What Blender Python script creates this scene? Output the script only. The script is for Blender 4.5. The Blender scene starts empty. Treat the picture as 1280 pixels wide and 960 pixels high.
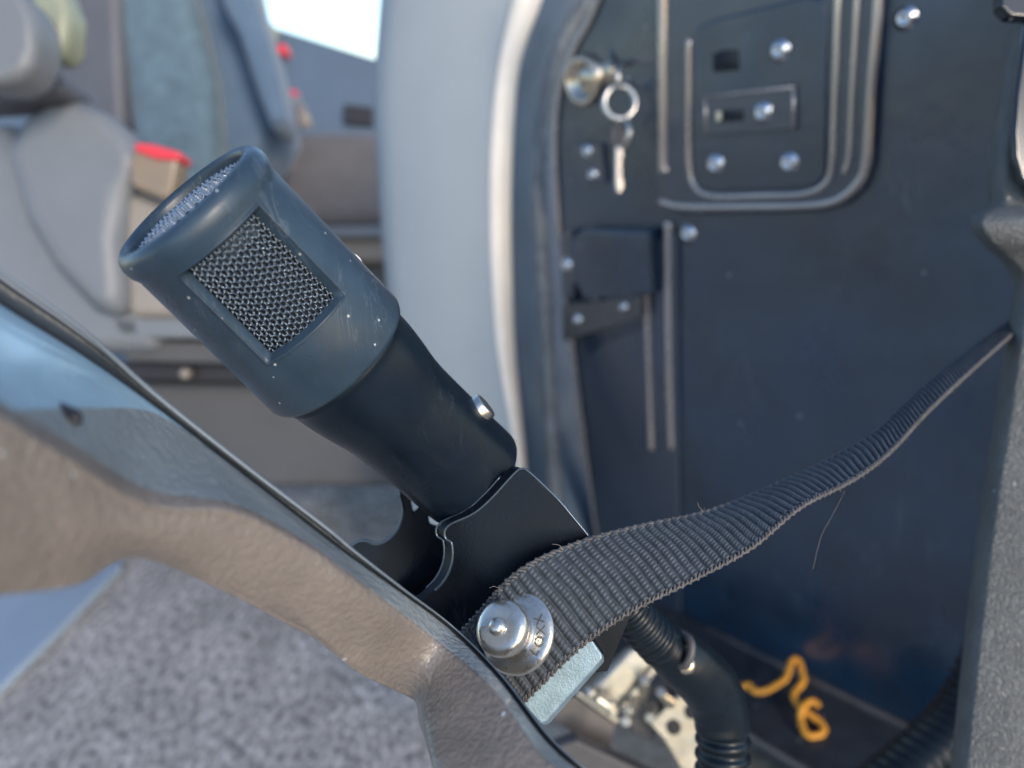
import bpy, math, random
import numpy as np
from mathutils import Vector, Matrix
random.seed(4); np.random.seed(4)
S = bpy.context.scene
C = S.collection
PI = math.pi
# ------------------------------------------------------------------ camera frame
F = 960.0
CAM = np.array([0.0, 0.0, 0.55])
down = np.array([361/960, -2480/960, -1.0]); down /= np.linalg.norm(down); up = -down
fw = np.array([0, 0, -1.0]); fy = fw - up*fw.dot(up); fy /= np.linalg.norm(fy); fx = np.cross(fy, up)
M = np.array([fx, fy, up])
def A3(*v): return np.array(v, float)
def P(x, y, d):
    """photo position + distance along the view axis -> real place in the vehicle (metres)"""
    return CAM + M @ (A3((x-640)/F, -(y-480)/F, -1)*d)
def V(x, y, z): return M @ A3(x, y, z)          # direction
def proj(p):
    c = M.T @ (np.asarray(p)-CAM); return A3(640+F*c[0]/-c[2], 480-F*c[1]/-c[2])
def unit(v): return v/np.linalg.norm(v)
DOORN = A3(.790525, .61242693, 0); DOORX = A3(.61242693, -.790525, 0); D0 = P(870, 300, .6)
def D(x, y, off=0):
    """point on the upright hatch door (off = metres towards the viewer)"""
    r = P(x, y, 1)-CAM; t = (D0-CAM).dot(DOORN)/r.dot(DOORN); return CAM + r*t - DOORN*off
def Z(x, y, z):
    r = P(x, y, 1)-CAM; return CAM + r*((z-CAM[2])/r[2])
def spl(pts, n):
    pts = np.array(pts, float); m = len(pts)
    t = np.linspace(0, m-1, n); out = []
    for q in t:
        i = min(int(q), m-2); f = q-i
        p0 = pts[i-1] if i > 0 else 2*pts[0]-pts[1]; p1 = pts[i]; p2 = pts[i+1]; p3 = pts[i+2] if i+2 < m else 2*pts[-1]-pts[-2]
        out.append(.5*((2*p1)+(-p0+p2)*f+(2*p0-5*p1+4*p2-p3)*f*f+(-p0+3*p1-3*p2+p3)*f**3))
    return np.array(out)
# ------------------------------------------------------------------ mesh builder
class MB:
    def __init__(s): s.v = []; s.f = []
    def add(s, vs, fs):
        o = len(s.v); s.v += [tuple(map(float, p)) for p in vs]; s.f += [tuple(i+o for i in f) for f in fs]; return s
    def grid(s, g, wrap=False, skip=None):
        g = np.asarray(g); n, m = g.shape[:2]; fs = []
        for i in range(n-1):
            for j in range(m if wrap else m-1):
                if skip and skip(i, j): continue
                k = (j+1) % m
                fs.append((i*m+j, i*m+k, (i+1)*m+k, (i+1)*m+j))
        return s.add(g.reshape(-1, 3), fs)
    def tube(s, path, r, sides=8, cap=True):
        path = np.asarray(path, float); n = len(path)
        rs = np.broadcast_to(r, (n,)).astype(float)
        T = np.gradient(path, axis=0); T /= (np.linalg.norm(T, axis=1)[:, None]+1e-12)
        a = A3(0, 0, 1) if abs(T[0][2]) < .9 else A3(1, 0, 0)
        N = unit(np.cross(T[0], a)); rings = []
        for i in range(n):
            N = N - T[i]*N.dot(T[i]); N = unit(N); B = np.cross(T[i], N)
            rings.append([path[i]+rs[i]*(math.cos(k*2*PI/sides)*N+math.sin(k*2*PI/sides)*B) for k in range(sides)])
        o = len(s.v); s.grid(rings, wrap=True)
        if cap: s.f.append(tuple(o+k for k in range(sides))[::-1]); s.f.append(tuple(o+(n-1)*sides+k for k in range(sides)))
        return s
    def lathe(s, c, ax, prof, sides=48):
        """prof = [(height along ax, radius)]"""
        ax = unit(ax); a = A3(0, 0, 1) if abs(ax[2]) < .9 else A3(1, 0, 0); N = unit(np.cross(ax, a)); B = np.cross(ax, N)
        rings = [[c+ax*h+r*(math.cos(k*2*PI/sides)*N+math.sin(k*2*PI/sides)*B) for k in range(sides)] for h, r in prof]
        o = len(s.v); s.grid(rings, wrap=True)
        s.f.append(tuple(o+k for k in range(sides))[::-1]); s.f.append(tuple(o+(len(prof)-1)*sides+k for k in range(sides)))
        return s
    def prism(s, front, ext):
        front = [np.asarray(p, float) for p in front]; n = len(front); ext = np.asarray(ext, float)
        vs = front+[p+ext for p in front]
        fs = [tuple(range(n)), tuple(range(2*n-1, n-1, -1))]+[(i, i+n, (i+1) % n+n, (i+1) % n) for i in range(n)]
        return s.add(vs, fs)
    def build(s, name, m, parent=None, smooth=True, bevel=0, seg=3, sub=0, ang=35):
        me = bpy.data.meshes.new(name); me.from_pydata(s.v, [], s.f); me.update()
        import bmesh
        bm = bmesh.new(); bm.from_mesh(me); bmesh.ops.recalc_face_normals(bm, faces=bm.faces); bm.to_mesh(me); bm.free()
        o = bpy.data.objects.new(name, me); C.objects.link(o); me.materials.append(m)
        if smooth:
            for p in me.polygons: p.use_smooth = True
        if bevel:
            b = o.modifiers.new('bevel', 'BEVEL'); b.width = bevel; b.segments = seg; b.limit_method = 'ANGLE'; b.angle_limit = math.radians(ang); b.harden_normals = True
        if sub:
            b = o.modifiers.new('sub', 'SUBSURF'); b.levels = b.render_levels = sub
        if parent: o.parent = parent
        return o
ROOTS = []
def thing(name, label, cat, group=None):
    o = bpy.data.objects.new(name, None); C.objects.link(o); o.empty_display_size = .02
    o['label'] = label; o['category'] = cat
    if group: o['group'] = group
    ROOTS.append(o); return o
def tag(o, label, cat, group=None):
    o['label'] = label; o['category'] = cat
    if group: o['group'] = group
    return o
def pxpoly(pts, d, ext=None, dd=None):
    return [P(x, y, d if not callable(d) else d(x, y)) for x, y in pts]
def prism_px(pts, d, th=.02, shift=(0, 0)):
    dv = V(shift[0], shift[1], -th)
    return MB().prism(pxpoly(pts, d), dv)
def prism_door(pts, off, th):
    return MB().prism([D(x, y, off) for x, y in pts], DOORN*th)
# ------------------------------------------------------------------ materials
def mat(name, col, rough=.5, metal=0, bump=0, bscale=300, vary=.0, vscale=60, specks=0, spec=.5, stretch=(1, 1, 1), voro=False, coat=0, sheen=0, sdens=900, rvary=.0, wear=0, wscale=45):
    m = bpy.data.materials.new(name); m.use_nodes = True; nt = m.node_tree; N = nt.nodes; L = nt.links
    b = N['Principled BSDF']; b.inputs['Base Color'].default_value = (*col, 1); b.inputs['Roughness'].default_value = rough
    b.inputs['Metallic'].default_value = metal; b.inputs['Specular IOR Level'].default_value = spec
    b.inputs['Coat Weight'].default_value = coat; b.inputs['Coat Roughness'].default_value = .15
    b.inputs['Sheen Weight'].default_value = sheen
    tc = N.new('ShaderNodeTexCoord'); mp = N.new('ShaderNodeMapping'); mp.inputs['Scale'].default_value = stretch
    L.new(tc.outputs['Object'], mp.inputs['Vector'])
    out = None
    if vary:
        n = N.new('ShaderNodeTexNoise'); n.inputs['Scale'].default_value = vscale; n.inputs['Detail'].default_value = 6; n.inputs['Roughness'].default_value = .65
        L.new(mp.outputs[0], n.inputs['Vector'])
        r = N.new('ShaderNodeMapRange'); r.inputs[1].default_value = .3; r.inputs[2].default_value = .7; r.inputs[3].default_value = 1-vary; r.inputs[4].default_value = 1+vary
        L.new(n.outputs[0], r.inputs[0])
        x = N.new('ShaderNodeVectorMath'); x.operation = 'SCALE'; x.inputs[0].default_value = col; L.new(r.outputs[0], x.inputs['Scale']); out = x.outputs[0]
    if rvary:
        n = N.new('ShaderNodeTexNoise'); n.inputs['Scale'].default_value = vscale*1.7; n.inputs['Detail'].default_value = 5
        L.new(mp.outputs[0], n.inputs['Vector'])
        r = N.new('ShaderNodeMapRange'); r.inputs[1].default_value = .3; r.inputs[2].default_value = .7; r.inputs[3].default_value = max(.05, rough-rvary); r.inputs[4].default_value = rough+rvary
        L.new(n.outputs[0], r.inputs[0]); L.new(r.outputs[0], b.inputs['Roughness'])
    if specks:
        v = N.new('ShaderNodeTexVoronoi'); v.inputs['Scale'].default_value = sdens; L.new(mp.outputs[0], v.inputs['Vector'])
        sep = N.new('ShaderNodeSeparateColor'); L.new(v.outputs['Color'], sep.inputs[0])
        a = N.new('ShaderNodeMath'); a.operation = 'LESS_THAN'; a.inputs[1].default_value = .22; L.new(v.outputs['Distance'], a.inputs[0])
        c = N.new('ShaderNodeMath'); c.operation = 'LESS_THAN'; c.inputs[1].default_value = specks; L.new(sep.outputs[0], c.inputs[0])
        mlt = N.new('ShaderNodeMath'); mlt.operation = 'MULTIPLY'; L.new(a.outputs[0], mlt.inputs[0]); L.new(c.outputs[0], mlt.inputs[1])
        mx = N.new('ShaderNodeMix'); mx.data_type = 'RGBA'; mx.inputs['A'].default_value = (*col, 1); mx.inputs['B'].default_value = (.45, .47, .48, 1)
        if out: L.new(out, mx.inputs['A'])
        L.new(mlt.outputs[0], mx.inputs['Factor']); out = mx.outputs['Result']
    if wear:
        n = N.new('ShaderNodeTexNoise'); n.inputs['Scale'].default_value = wscale; n.inputs['Detail'].default_value = 7; n.inputs['Roughness'].default_value = .55; n.inputs['Distortion'].default_value = 1.2
        w2 = N.new('ShaderNodeMapping'); w2.inputs['Scale'].default_value = (3.5, 1, .6); w2.inputs['Rotation'].default_value = (.4, .7, .3); L.new(tc.outputs['Object'], w2.inputs[0]); L.new(w2.outputs[0], n.inputs['Vector'])
        a = N.new('ShaderNodeMath'); a.operation = 'SUBTRACT'; a.inputs[1].default_value = .5; L.new(n.outputs[0], a.inputs[0])
        c = N.new('ShaderNodeMath'); c.operation = 'ABSOLUTE'; L.new(a.outputs[0], c.inputs[0])
        e = N.new('ShaderNodeMapRange'); e.inputs[1].default_value = 0; e.inputs[2].default_value = .010; e.inputs[3].default_value = 1; e.inputs[4].default_value = 0; L.new(c.outputs[0], e.inputs[0])
        k = N.new('ShaderNodeTexNoise'); k.inputs['Scale'].default_value = wscale*1.1; L.new(tc.outputs['Object'], k.inputs['Vector'])
        g = N.new('ShaderNodeMapRange'); g.inputs[1].default_value = .50; g.inputs[2].default_value = .66; g.inputs[3].default_value = 0; g.inputs[4].default_value = wear; L.new(k.outputs[0], g.inputs[0])
        t = N.new('ShaderNodeMath'); t.operation = 'MULTIPLY'; L.new(e.outputs[0], t.inputs[0]); L.new(g.outputs[0], t.inputs[1])
        mx = N.new('ShaderNodeMix'); mx.data_type = 'RGBA'; mx.inputs['A'].default_value = (*col, 1); mx.inputs['B'].default_value = (.34, .38, .42, 1)
        if out: L.new(out, mx.inputs['A'])
        L.new(t.outputs[0], mx.inputs['Factor']); out = mx.outputs['Result']
    if out: L.new(out, b.inputs['Base Color'])
    if bump:
        if voro:
            n = N.new('ShaderNodeTexVoronoi'); n.feature = 'SMOOTH_F1'; n.inputs['Scale'].default_value = bscale; n.inputs['Smoothness'].default_value = .6; src = n.outputs['Distance']
            w = N.new('ShaderNodeTexNoise'); w.inputs['Scale'].default_value = bscale*.5; L.new(mp.outputs[0], w.inputs['Vector'])
            ad = N.new('ShaderNodeMix'); ad.data_type = 'RGBA'; ad.blend_type = 'ADD'; ad.inputs['Factor'].default_value = .0035
            L.new(mp.outputs[0], ad.inputs['A']); L.new(w.outputs['Color'], ad.inputs['B']); L.new(ad.outputs['Result'], n.inputs['Vector'])
        else:
            n = N.new('ShaderNodeTexNoise'); n.inputs['Scale'].default_value = bscale; n.inputs['Detail'].default_value = 4; src = n.outputs[0]; L.new(mp.outputs[0], n.inputs['Vector'])
        bp = N.new('ShaderNodeBump'); bp.inputs['Strength'].default_value = bump; bp.inputs['Distance'].default_value = (1.6 if voro else .6)/bscale
        if voro: bp.invert = True
        L.new(src, bp.inputs['Height']); L.new(bp.outputs[0], b.inputs['Normal'])
    return m
MT = dict(
 rubber=mat('rubber', (.028, .050, .076), .34, wear=.17, vary=.35, vscale=35, specks=.02, sdens=700, bump=.15, bscale=2500, rvary=.1),
 neck=mat('neck plastic', (.006, .012, .021), .30, wear=.06, vary=.3, spec=.28, vscale=40, specks=.003, sdens=500, bump=.05, bscale=2500, rvary=.08),
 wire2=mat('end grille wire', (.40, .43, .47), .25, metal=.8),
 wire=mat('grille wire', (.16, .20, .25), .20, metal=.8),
 cavity=mat('cavity', (.006, .012, .02), .8),
 brass=mat('nickel button', (.75, .68, .58), .28, metal=1, vary=.15, vscale=300),
 holder=mat('holder plastic', (.004, .006, .010), .33, wear=.06, spec=.25, vary=.3, vscale=50, specks=.004, sdens=500, bump=.1, bscale=1500, rvary=.1),
 rimline=mat('holder edge highlight', (.10, .13, .16), .2, metal=.6),  # paler than the holder: the rim highlight is put into this colour
 strap=mat('webbing', (.046, .057, .070), .55, vary=.4, vscale=500, bump=.4, bscale=4000, sheen=.08),
 selv=mat('selvedge yarn', (.085, .080, .080), .5, vary=.5, vscale=600, sheen=.1),
 nickel=mat('nickel', (.66, .63, .57), .27, metal=.92, vary=.15, vscale=120, bump=.12, bscale=900, rvary=.12),
 letter=mat('stamped letters', (.26, .25, .22), .5, metal=1),
 zinc=mat('zinc plate', (.30, .42, .50), .42, metal=.6, vary=.2, vscale=250, bump=.35, bscale=1800, rvary=.1),
 zincw=mat('yellow zinc', (.50, .47, .40), .38, metal=.75, vary=.25, vscale=80, rvary=.12),
 sky_face=mat('trim sky reflection', (.29, .45, .56), .30, vary=.08, vscale=60, specks=.004, sdens=450, bump=.25, bscale=700, coat=.6, rvary=.06),  # same vinyl as the arm, with the blue sky reflection painted in
 skylit_shoulder=mat('trim shoulder', (.22, .245, .255), .34, vary=.10, vscale=90, specks=.006, sdens=450, bump=.22, bscale=700, voro=True, coat=.3, rvary=.06),  # same vinyl again, greyed to paint in the sky light from above
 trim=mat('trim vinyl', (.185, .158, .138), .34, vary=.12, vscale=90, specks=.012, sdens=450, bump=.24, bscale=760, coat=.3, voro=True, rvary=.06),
 trimtop=mat('trim seal', (.028, .036, .045), .45, bump=.3, bscale=900, specks=.01, sdens=900),
 lip=mat('seal lip', (.12, .15, .18), .35, bump=.1, bscale=900),
 dark=mat('dark plastic', (.02, .018, .022), .5),
 door=mat('door paint', (.005, .024, .054), .34, wear=.10, wscale=12, vary=.45, vscale=9, bump=.05, bscale=40, rvary=.10, spec=1.0, coat=.15, specks=.004, sdens=250),
 doorlt=mat('door paint grey', (.024, .038, .064), .36, spec=.9, coat=.3, vary=.12, vscale=9, bump=.05, bscale=60, rvary=.06),
 ridge=mat('ridge highlight', (.42, .39, .38), .26, rvary=.06, vary=.1, vscale=20, metal=.65),  # paler than the door paint: highlight lines are put into this colour
 screw=mat('screw', (.62, .64, .68), .25, metal=1),
 steel=mat('bright steel', (.70, .68, .64), .3, metal=1),
 gold=mat('lock nickel', (.62, .53, .42), .25, metal=1),
 bracket=mat('bracket', (.075, .072, .075), .5, vary=.2, vscale=30),
 panel=mat('light panel', (.29, .325, .35), .50, vary=.03, vscale=12, bump=.06, bscale=700, rvary=.04),
 edge=mat('lit panel edge', (.66, .62, .56), .42, vary=.06, vscale=30, bump=.05, bscale=300),  # same moulding as the panel; warm light on its bevel is painted in
 jamb=mat('jamb', (.035, .065, .11), .4, vary=.15, vscale=14, rvary=.08),
 gasket=mat('gasket', (.13, .145, .16), .55, bump=.8, bscale=140, vary=.3, vscale=60),
 pillar=mat('pillar plastic', (.105, .112, .112), .45, vary=.2, vscale=90, specks=.014, sdens=500, bump=.55, bscale=1000, voro=True),
 glass=mat('dark glass', (.01, .014, .02), .12, coat=.5, specks=.05, sdens=260),
 seatshell=mat('seat shell', (.095, .10, .118), .55, vary=.1, vscale=15),
 cover=mat('seat side cover', (.175, .19, .21), .45, vary=.05, vscale=12, bump=.1, bscale=400),
 teal=mat('teal seat cloth', (.095, .15, .19), .8, vary=.25, vscale=45, bump=.5, bscale=300, sheen=.3),
 blue=mat('blue bolster', (.085, .135, .20), .7, vary=.12, vscale=20, sheen=.3),
 cushion=mat('cushion cloth', (.125, .122, .13), .8, vary=.12, vscale=40, bump=.4, bscale=500, sheen=.2),
 base=mat('seat base', (.078, .078, .082), .6, vary=.12, vscale=9),
 beige=mat('beige plastic', (.28, .25, .22), .5, vary=.06, vscale=15),
 red=mat('red button', (.75, .05, .07), .35),
 buckle=mat('buckle', (.26, .20, .14), .3, vary=.1, vscale=30, coat=.4),
 olive=mat('lever', (.28, .30, .22), .35),
 wall=mat('cab wall', (.085, .125, .18), .55, vary=.08, vscale=8),
 step=mat('step panel', (.30, .37, .45), .4, vary=.08, vscale=9, bump=.1, bscale=200),
 hose=mat('conduit', (.006, .011, .017), .32, spec=.35, vary=.2, vscale=60, rvary=.08),
 orange=mat('orange cord', (.72, .32, .035), .5, bump=.3, bscale=900, vary=.15, vscale=200),
 ledge=mat('sill ledge', (.022, .027, .036), .5, vary=.3, vscale=40, rvary=.1, specks=.01, sdens=300),
 rail=mat('sill rail', (.12, .11, .11), .35, metal=.4, vary=.3, vscale=50),
 hair=mat('lint', (.45, .38, .33), .6),
 white=mat('paper tag', (.75, .74, .74), .6),
)
def carpet_mat():
    m = bpy.data.materials.new('carpet'); m.use_nodes = True; nt = m.node_tree; N = nt.nodes; L = nt.links; b = N['Principled BSDF']
    b.inputs['Roughness'].default_value = .95; b.inputs['Specular IOR Level'].default_value = .15; b.inputs['Sheen Weight'].default_value = .3
    tc = N.new('ShaderNodeTexCoord'); mp = N.new('ShaderNodeMapping'); mp.inputs['Rotation'].default_value = (0, 0, .5); mp.inputs['Scale'].default_value = (1.4, .8, 1)
    L.new(tc.outputs['Object'], mp.inputs[0])
    n = N.new('ShaderNodeTexNoise'); n.inputs['Scale'].default_value = 105; n.inputs['Detail'].default_value = 5; n.inputs['Roughness'].default_value = .7; L.new(mp.outputs[0], n.inputs['Vector'])
    r = N.new('ShaderNodeValToRGB'); r.color_ramp.elements[0].position = .36; r.color_ramp.elements[0].color = (.06, .056, .054, 1)
    r.color_ramp.elements[1].position = .66; r.color_ramp.elements[1].color = (.78, .72, .67, 1)
    L.new(n.outputs[0], r.inputs[0])
    n3 = N.new('ShaderNodeTexNoise'); n3.inputs['Scale'].default_value = 14; n3.inputs['Detail'].default_value = 3; L.new(mp.outputs[0], n3.inputs['Vector'])
    r3 = N.new('ShaderNodeMapRange'); r3.inputs[1].default_value = .3; r3.inputs[2].default_value = .7; r3.inputs[3].default_value = .8; r3.inputs[4].default_value = 1.2; L.new(n3.outputs[0], r3.inputs[0])
    x = N.new('ShaderNodeVectorMath'); x.operation = 'SCALE'; L.new(r.outputs[0], x.inputs[0]); L.new(r3.outputs[0], x.inputs['Scale']); L.new(x.outputs[0], b.inputs['Base Color'])
    bp = N.new('ShaderNodeBump'); bp.inputs['Strength'].default_value = 1; bp.inputs['Distance'].default_value = .006; L.new(n.outputs[0], bp.inputs['Height']); L.new(bp.outputs[0], b.inputs['Normal'])
    return m
MT['carpet'] = carpet_mat()
# ================================================================== MICROPHONE
def make_mic():
    root = thing('microphone', 'dark blue-black rubber microphone with woven mesh window, leaning in its black holder', 'microphone')
    a = P(238, 259, .168); b = P(580, 606, .226)
    w = unit(b-a); cam = unit(CAM-(a+b)/2); u = unit(cam-w*cam.dot(w)); v = np.cross(w, u)
    ax2 = unit(A3(336, 340)); pa = proj(a)
    def find(px, off=0.0):
        lo, hi = -.03, .16
        for _ in range(50):
            m = (lo+hi)/2
            if (proj(a+w*m+u*off)-pa).dot(ax2) < px: lo = m
            else: hi = m
        return lo
    def Q(th, s, r): return a+w*s+r*(math.cos(th)*u+math.sin(th)*v)
    s_end = find(259)
    Ra, Rb = .0190, .0210
    R = lambda s: Ra+(Rb-Ra)*max(0, min(1, s/s_end))
    w0, w1 = max(.0056, find(54, Ra)), find(218, .0205)
    # --- housing: shell with a rectangular window on the side facing us
    prof = []                                # (s, r)
    ri = Ra*.83
    prof += [(.012, ri-.0002), (.004, ri), (-.0006, ri), (-.0016, ri+.0004), (-.0022, ri+.0011), (-.0020, ri+.0022), (-.0010, Ra+.0003), (.0006, Ra+.0009), (.0026, Ra+.0009), (.0044, Ra+.0002)]
    ss = sorted(set([.0052, w0]+list(np.linspace(w0, w1, 14))+[w1, s_end-.010]))
    ss = [s for s in ss if s > .005]
    i0 = len(prof)+ss.index(w0)
    for s in ss: prof.append((s, R(s)))
    i1 = i0+13
    prof += [(s_end-.0016, R(s_end)), (s_end-.0004, R(s_end)-.0004), (s_end, R(s_end)-.0013), (s_end+.0001, R(s_end)-.004)]
    half = math.radians(34); c0 = math.radians(2)
    nth = 120; ths = [c0-half+2*half*k/26 for k in range(27)]+[c0+half+(2*PI-2*half)*k/(nth-26) for k in range(1, nth-26)]
    g = [[Q(t, s, r) for t in ths] for s, r in prof]
    mb = MB().grid(g, wrap=True, skip=lambda i, j: i0 <= i < i1 and 0 <= j < 26)
    ir = .0024
    # window walls, splayed a little
    loop = []
    for i in range(i0, i1+1): loop.append((ths[0], prof[i][0]))
    for j in range(1, 27): loop.append((ths[j], w1))
    for i in range(i1-1, i0-1, -1): loop.append((ths[26], prof[i][0]))
    for j in range(25, 0, -1): loop.append((ths[j], w0))
    tc_, sc_ = c0, (w0+w1)/2
    rows = []
    for f, dr in ((0, 0), (.012, -.0002), (.03, -.0007), (.07, -ir)):
        rows.append([Q(tc_+(t-tc_)*(1-f), sc_+(s-sc_)*(1-f), R(s)+dr) for t, s in loop])
    mb.grid(rows, wrap=True)
    hs = mb.build('housing', MT['rubber'], root)
    # raised bead round the window
    rimline = [Q(tc_+(t-tc_)*1.012, sc_+(s-sc_)*1.012, R(s)+.0001) for t, s in loop]; rimline.append(rimline[0])
    MB().tube(rimline, .00035, 6, cap=False).build('window_rim', MT['rubber'], root)
    # knitted mesh in the window: rows of interlocked loops
    mesh = MB(); rr = lambda s: R(s)-ir-.0002
    pitch = .0023; rowh = .0016; n = int((w1-w0)/rowh)+2
    arcw = 2*half*.0182; st = int(arcw/pitch)
    for k in range(n):
        sk = w0-.0004+k*rowh; pts = []
        off = .5*math.sin(k*1.3)*.0002
        tt = np.linspace(0, 2*PI*st, st*16)
        for t in tt:
            xx = (t/(2*PI)+.13*math.sin(2*t))*pitch
            ssv = sk+.00125*math.cos(t)+off
            dz = .00035*math.cos(2*t)
            th = c0-half*.98+xx/.0182
            pts.append(Q(th, ssv, rr(ssv)+dz))
        mesh.tube(pts, .00020, 6)
    gr = mesh.build('grille', MT['wire'], root)
    inn = [[Q(t, s, rr(s)-.0012) for t in np.linspace(c0-half*1.1, c0+half*1.1, 14)] for s in np.linspace(w0-.002, w1+.002, 8)]
    MB().grid(inn).build('inner_liner', MT['cavity'], root)
    # end grille, knitted, slightly domed, inside the opening
    mesh = MB(); z0 = .0004
    for k in range(-8, 9):
        y = k*.0017; half_x = math.sqrt(max(0, (ri-.0003)**2-y*y))
        if half_x < .003: continue
        st = int(2*half_x/.0024); tt = np.linspace(0, 2*PI*st, st*14); pts = []
        for t in tt:
            x = -half_x+(t/(2*PI)+.13*math.sin(2*t))*(2*half_x/st); yy = y+.00115*math.cos(t)
            zz = z0-.0012*(1-(x*x+yy*yy)/(ri*ri))+.0003*math.cos(2*t)
            pts.append(a+w*zz+v*x+u*yy)
        mesh.tube(pts, .00022, 5)
    mesh.build('end_grille', MT['wire2'], root)
    MB().lathe(a+w*(z0+.002), w, [(0, ri-.0003), (.001, ri-.0003)], 48).build('end_liner', MT['cavity'], root)
    # neck
    e = find(470); L = e-s_end
    pr = [(s_end-.003, .0175), (s_end+.0008, .0190), (s_end+L*.06, .0186), (s_end+L*.16, .0181), (s_end+L*.26, .0173), (s_end+L*.36, .0163), (s_end+L*.46, .0157), (s_end+L*.65, .0153), (s_end+L*.85, .0150), (s_end+L*1.04, .0149), (s_end+L*1.07, .0145), (s_end+L*1.08, .013)]
    sp = spl(pr, 40)
    nb = P(595, 600, .226); na = a+w*(s_end-.003); nw = unit(nb-na)
    MB().lathe(na-nw*(s_end-.003), nw, [(q[0], q[1]+.0017*max(0, (q[0]-s_end)/L)) for q in sp], 72).build('neck', MT['neck'], root)
    # cable boot below the neck
    MB().lathe(a, w, [(e, .009), (e+.006, .008), (e+.016, .006), (e+.03, .0045)], 32).build('cable_boot', MT['neck'], root)
    # push button on the back of the neck
    c = P(588, 502, .206); d = unit(P(612, 520, .204)-c+0*w); d = unit(P(606, 492, .212)-P(590, 508, .214))
    MB().lathe(P(593, 518, .2145), V(.76, .62, .12), [(-.004, .0039), (.0040, .0039), (.0044, .0035), (.0045, .002)], 32).build('button', MT['brass'], root)
    # little loop of wire standing off the back of the housing
    pts = [P(438+17*math.cos(t)*.9-2, 328-16*math.sin(t)*.9+4, .192) for t in np.linspace(-.7, 2.6, 20)]
    MB().tube(pts, .0004, 6).build('wire_loop', MT['white'], root)
    return root
make_mic()
# ================================================================== HOLDER
def make_holder():
    root = thing('microphone_holder', 'black plastic cradle with scalloped cut-out gripping the neck of the microphone', 'holder')
    arc = lambda cx, cy, r, a0, a1, n: [(cx+r*math.cos(math.radians(t)), cy-r*math.sin(math.radians(t))) for t in np.linspace(a0, a1, n)]
    fr = [(652, 586), (659, 588), (700, 627), (745, 682), (800, 745), (760, 840), (640, 850), (560, 800), (500, 750)]
    fr += [(520, 752), (532, 748)]+arc(508, 692, 58, -52, 12, 8)+[(563, 677), (557, 673), (556, 664), (562, 656), (572, 651), (586, 645), (600, 636), (618, 619), (636, 599), (647, 588)]
    MB().prism(pxpoly(fr, lambda x, y: .2065-.00002*(x-600)), V(-.0022, .0007, -.0020)).build('front_plate', MT['holder'], root, bevel=.0004, seg=3)
    eb = arc(508, 692, 58, -52, 12, 14)+[(563, 677), (557, 673), (556, 664), (562, 656), (572, 651), (586, 645), (600, 636), (618, 619), (636, 599), (647, 588), (652, 586), (659, 588), (679, 606), (700, 627), (715, 645), (730, 663), (745, 682)]
    MB().tube(spl([P(x, y, .2064-.00002*(x-600)) for x, y in eb], 120), .00032, 8).build('rim_highlight', MT['rimline'], root)  # thin pale tube stands for the highlight along the plate rim
    eb = [(x-10.5, y-3.2) for x, y in eb[:23]]
    MB().tube(spl([P(x, y, .2084-.00002*(x-600)) for x, y in eb], 100), .00028, 8).build('rim_highlight', MT['rimline'], root)
    bk = [(437, 684), (447, 677), (458, 676), (470, 680), (484, 675), (496, 663), (502, 647), (502, 632), (499, 619), (502, 613), (508, 614), (512, 624), (516, 641), (523, 634), (534, 634), (536, 655), (546, 658), (560, 655), (563, 645), (562, 600), (655, 588), (720, 660), (700, 780), (560, 800), (440, 730)]
    MB().prism(pxpoly(bk, .238), V(0, 0, -.0025)).build('back_plate', MT['holder'], root, bevel=.0006)
    MB().tube(spl([P(x, y, .2378) for x, y in bk[:12]], 60), .0005, 8).build('rim_highlight', MT['rimline'], root)
    sp = [(655, 587, .209), (745, 681, .206), (800, 745, .205)]
    g = [[P(x, y, d), P(x+1, y+1, d+.035)] for x, y, d in sp]
    MB().prism([P(652, 587, .2085), P(658, 586, .24), P(803, 746, .24), P(798, 744, .2045)], V(-.0022, -.0022, 0)).build('side_wall', MT['holder'], root, bevel=.0006)
    MB().prism([P(500, 745, .214), P(560, 800, .214), P(700, 830, .214), P(700, 830, .25), P(560, 800, .25), P(480, 735, .25)], V(0, -.002, 0)).build('floor_plate', MT['holder'], root)
    return root
make_holder()
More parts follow.
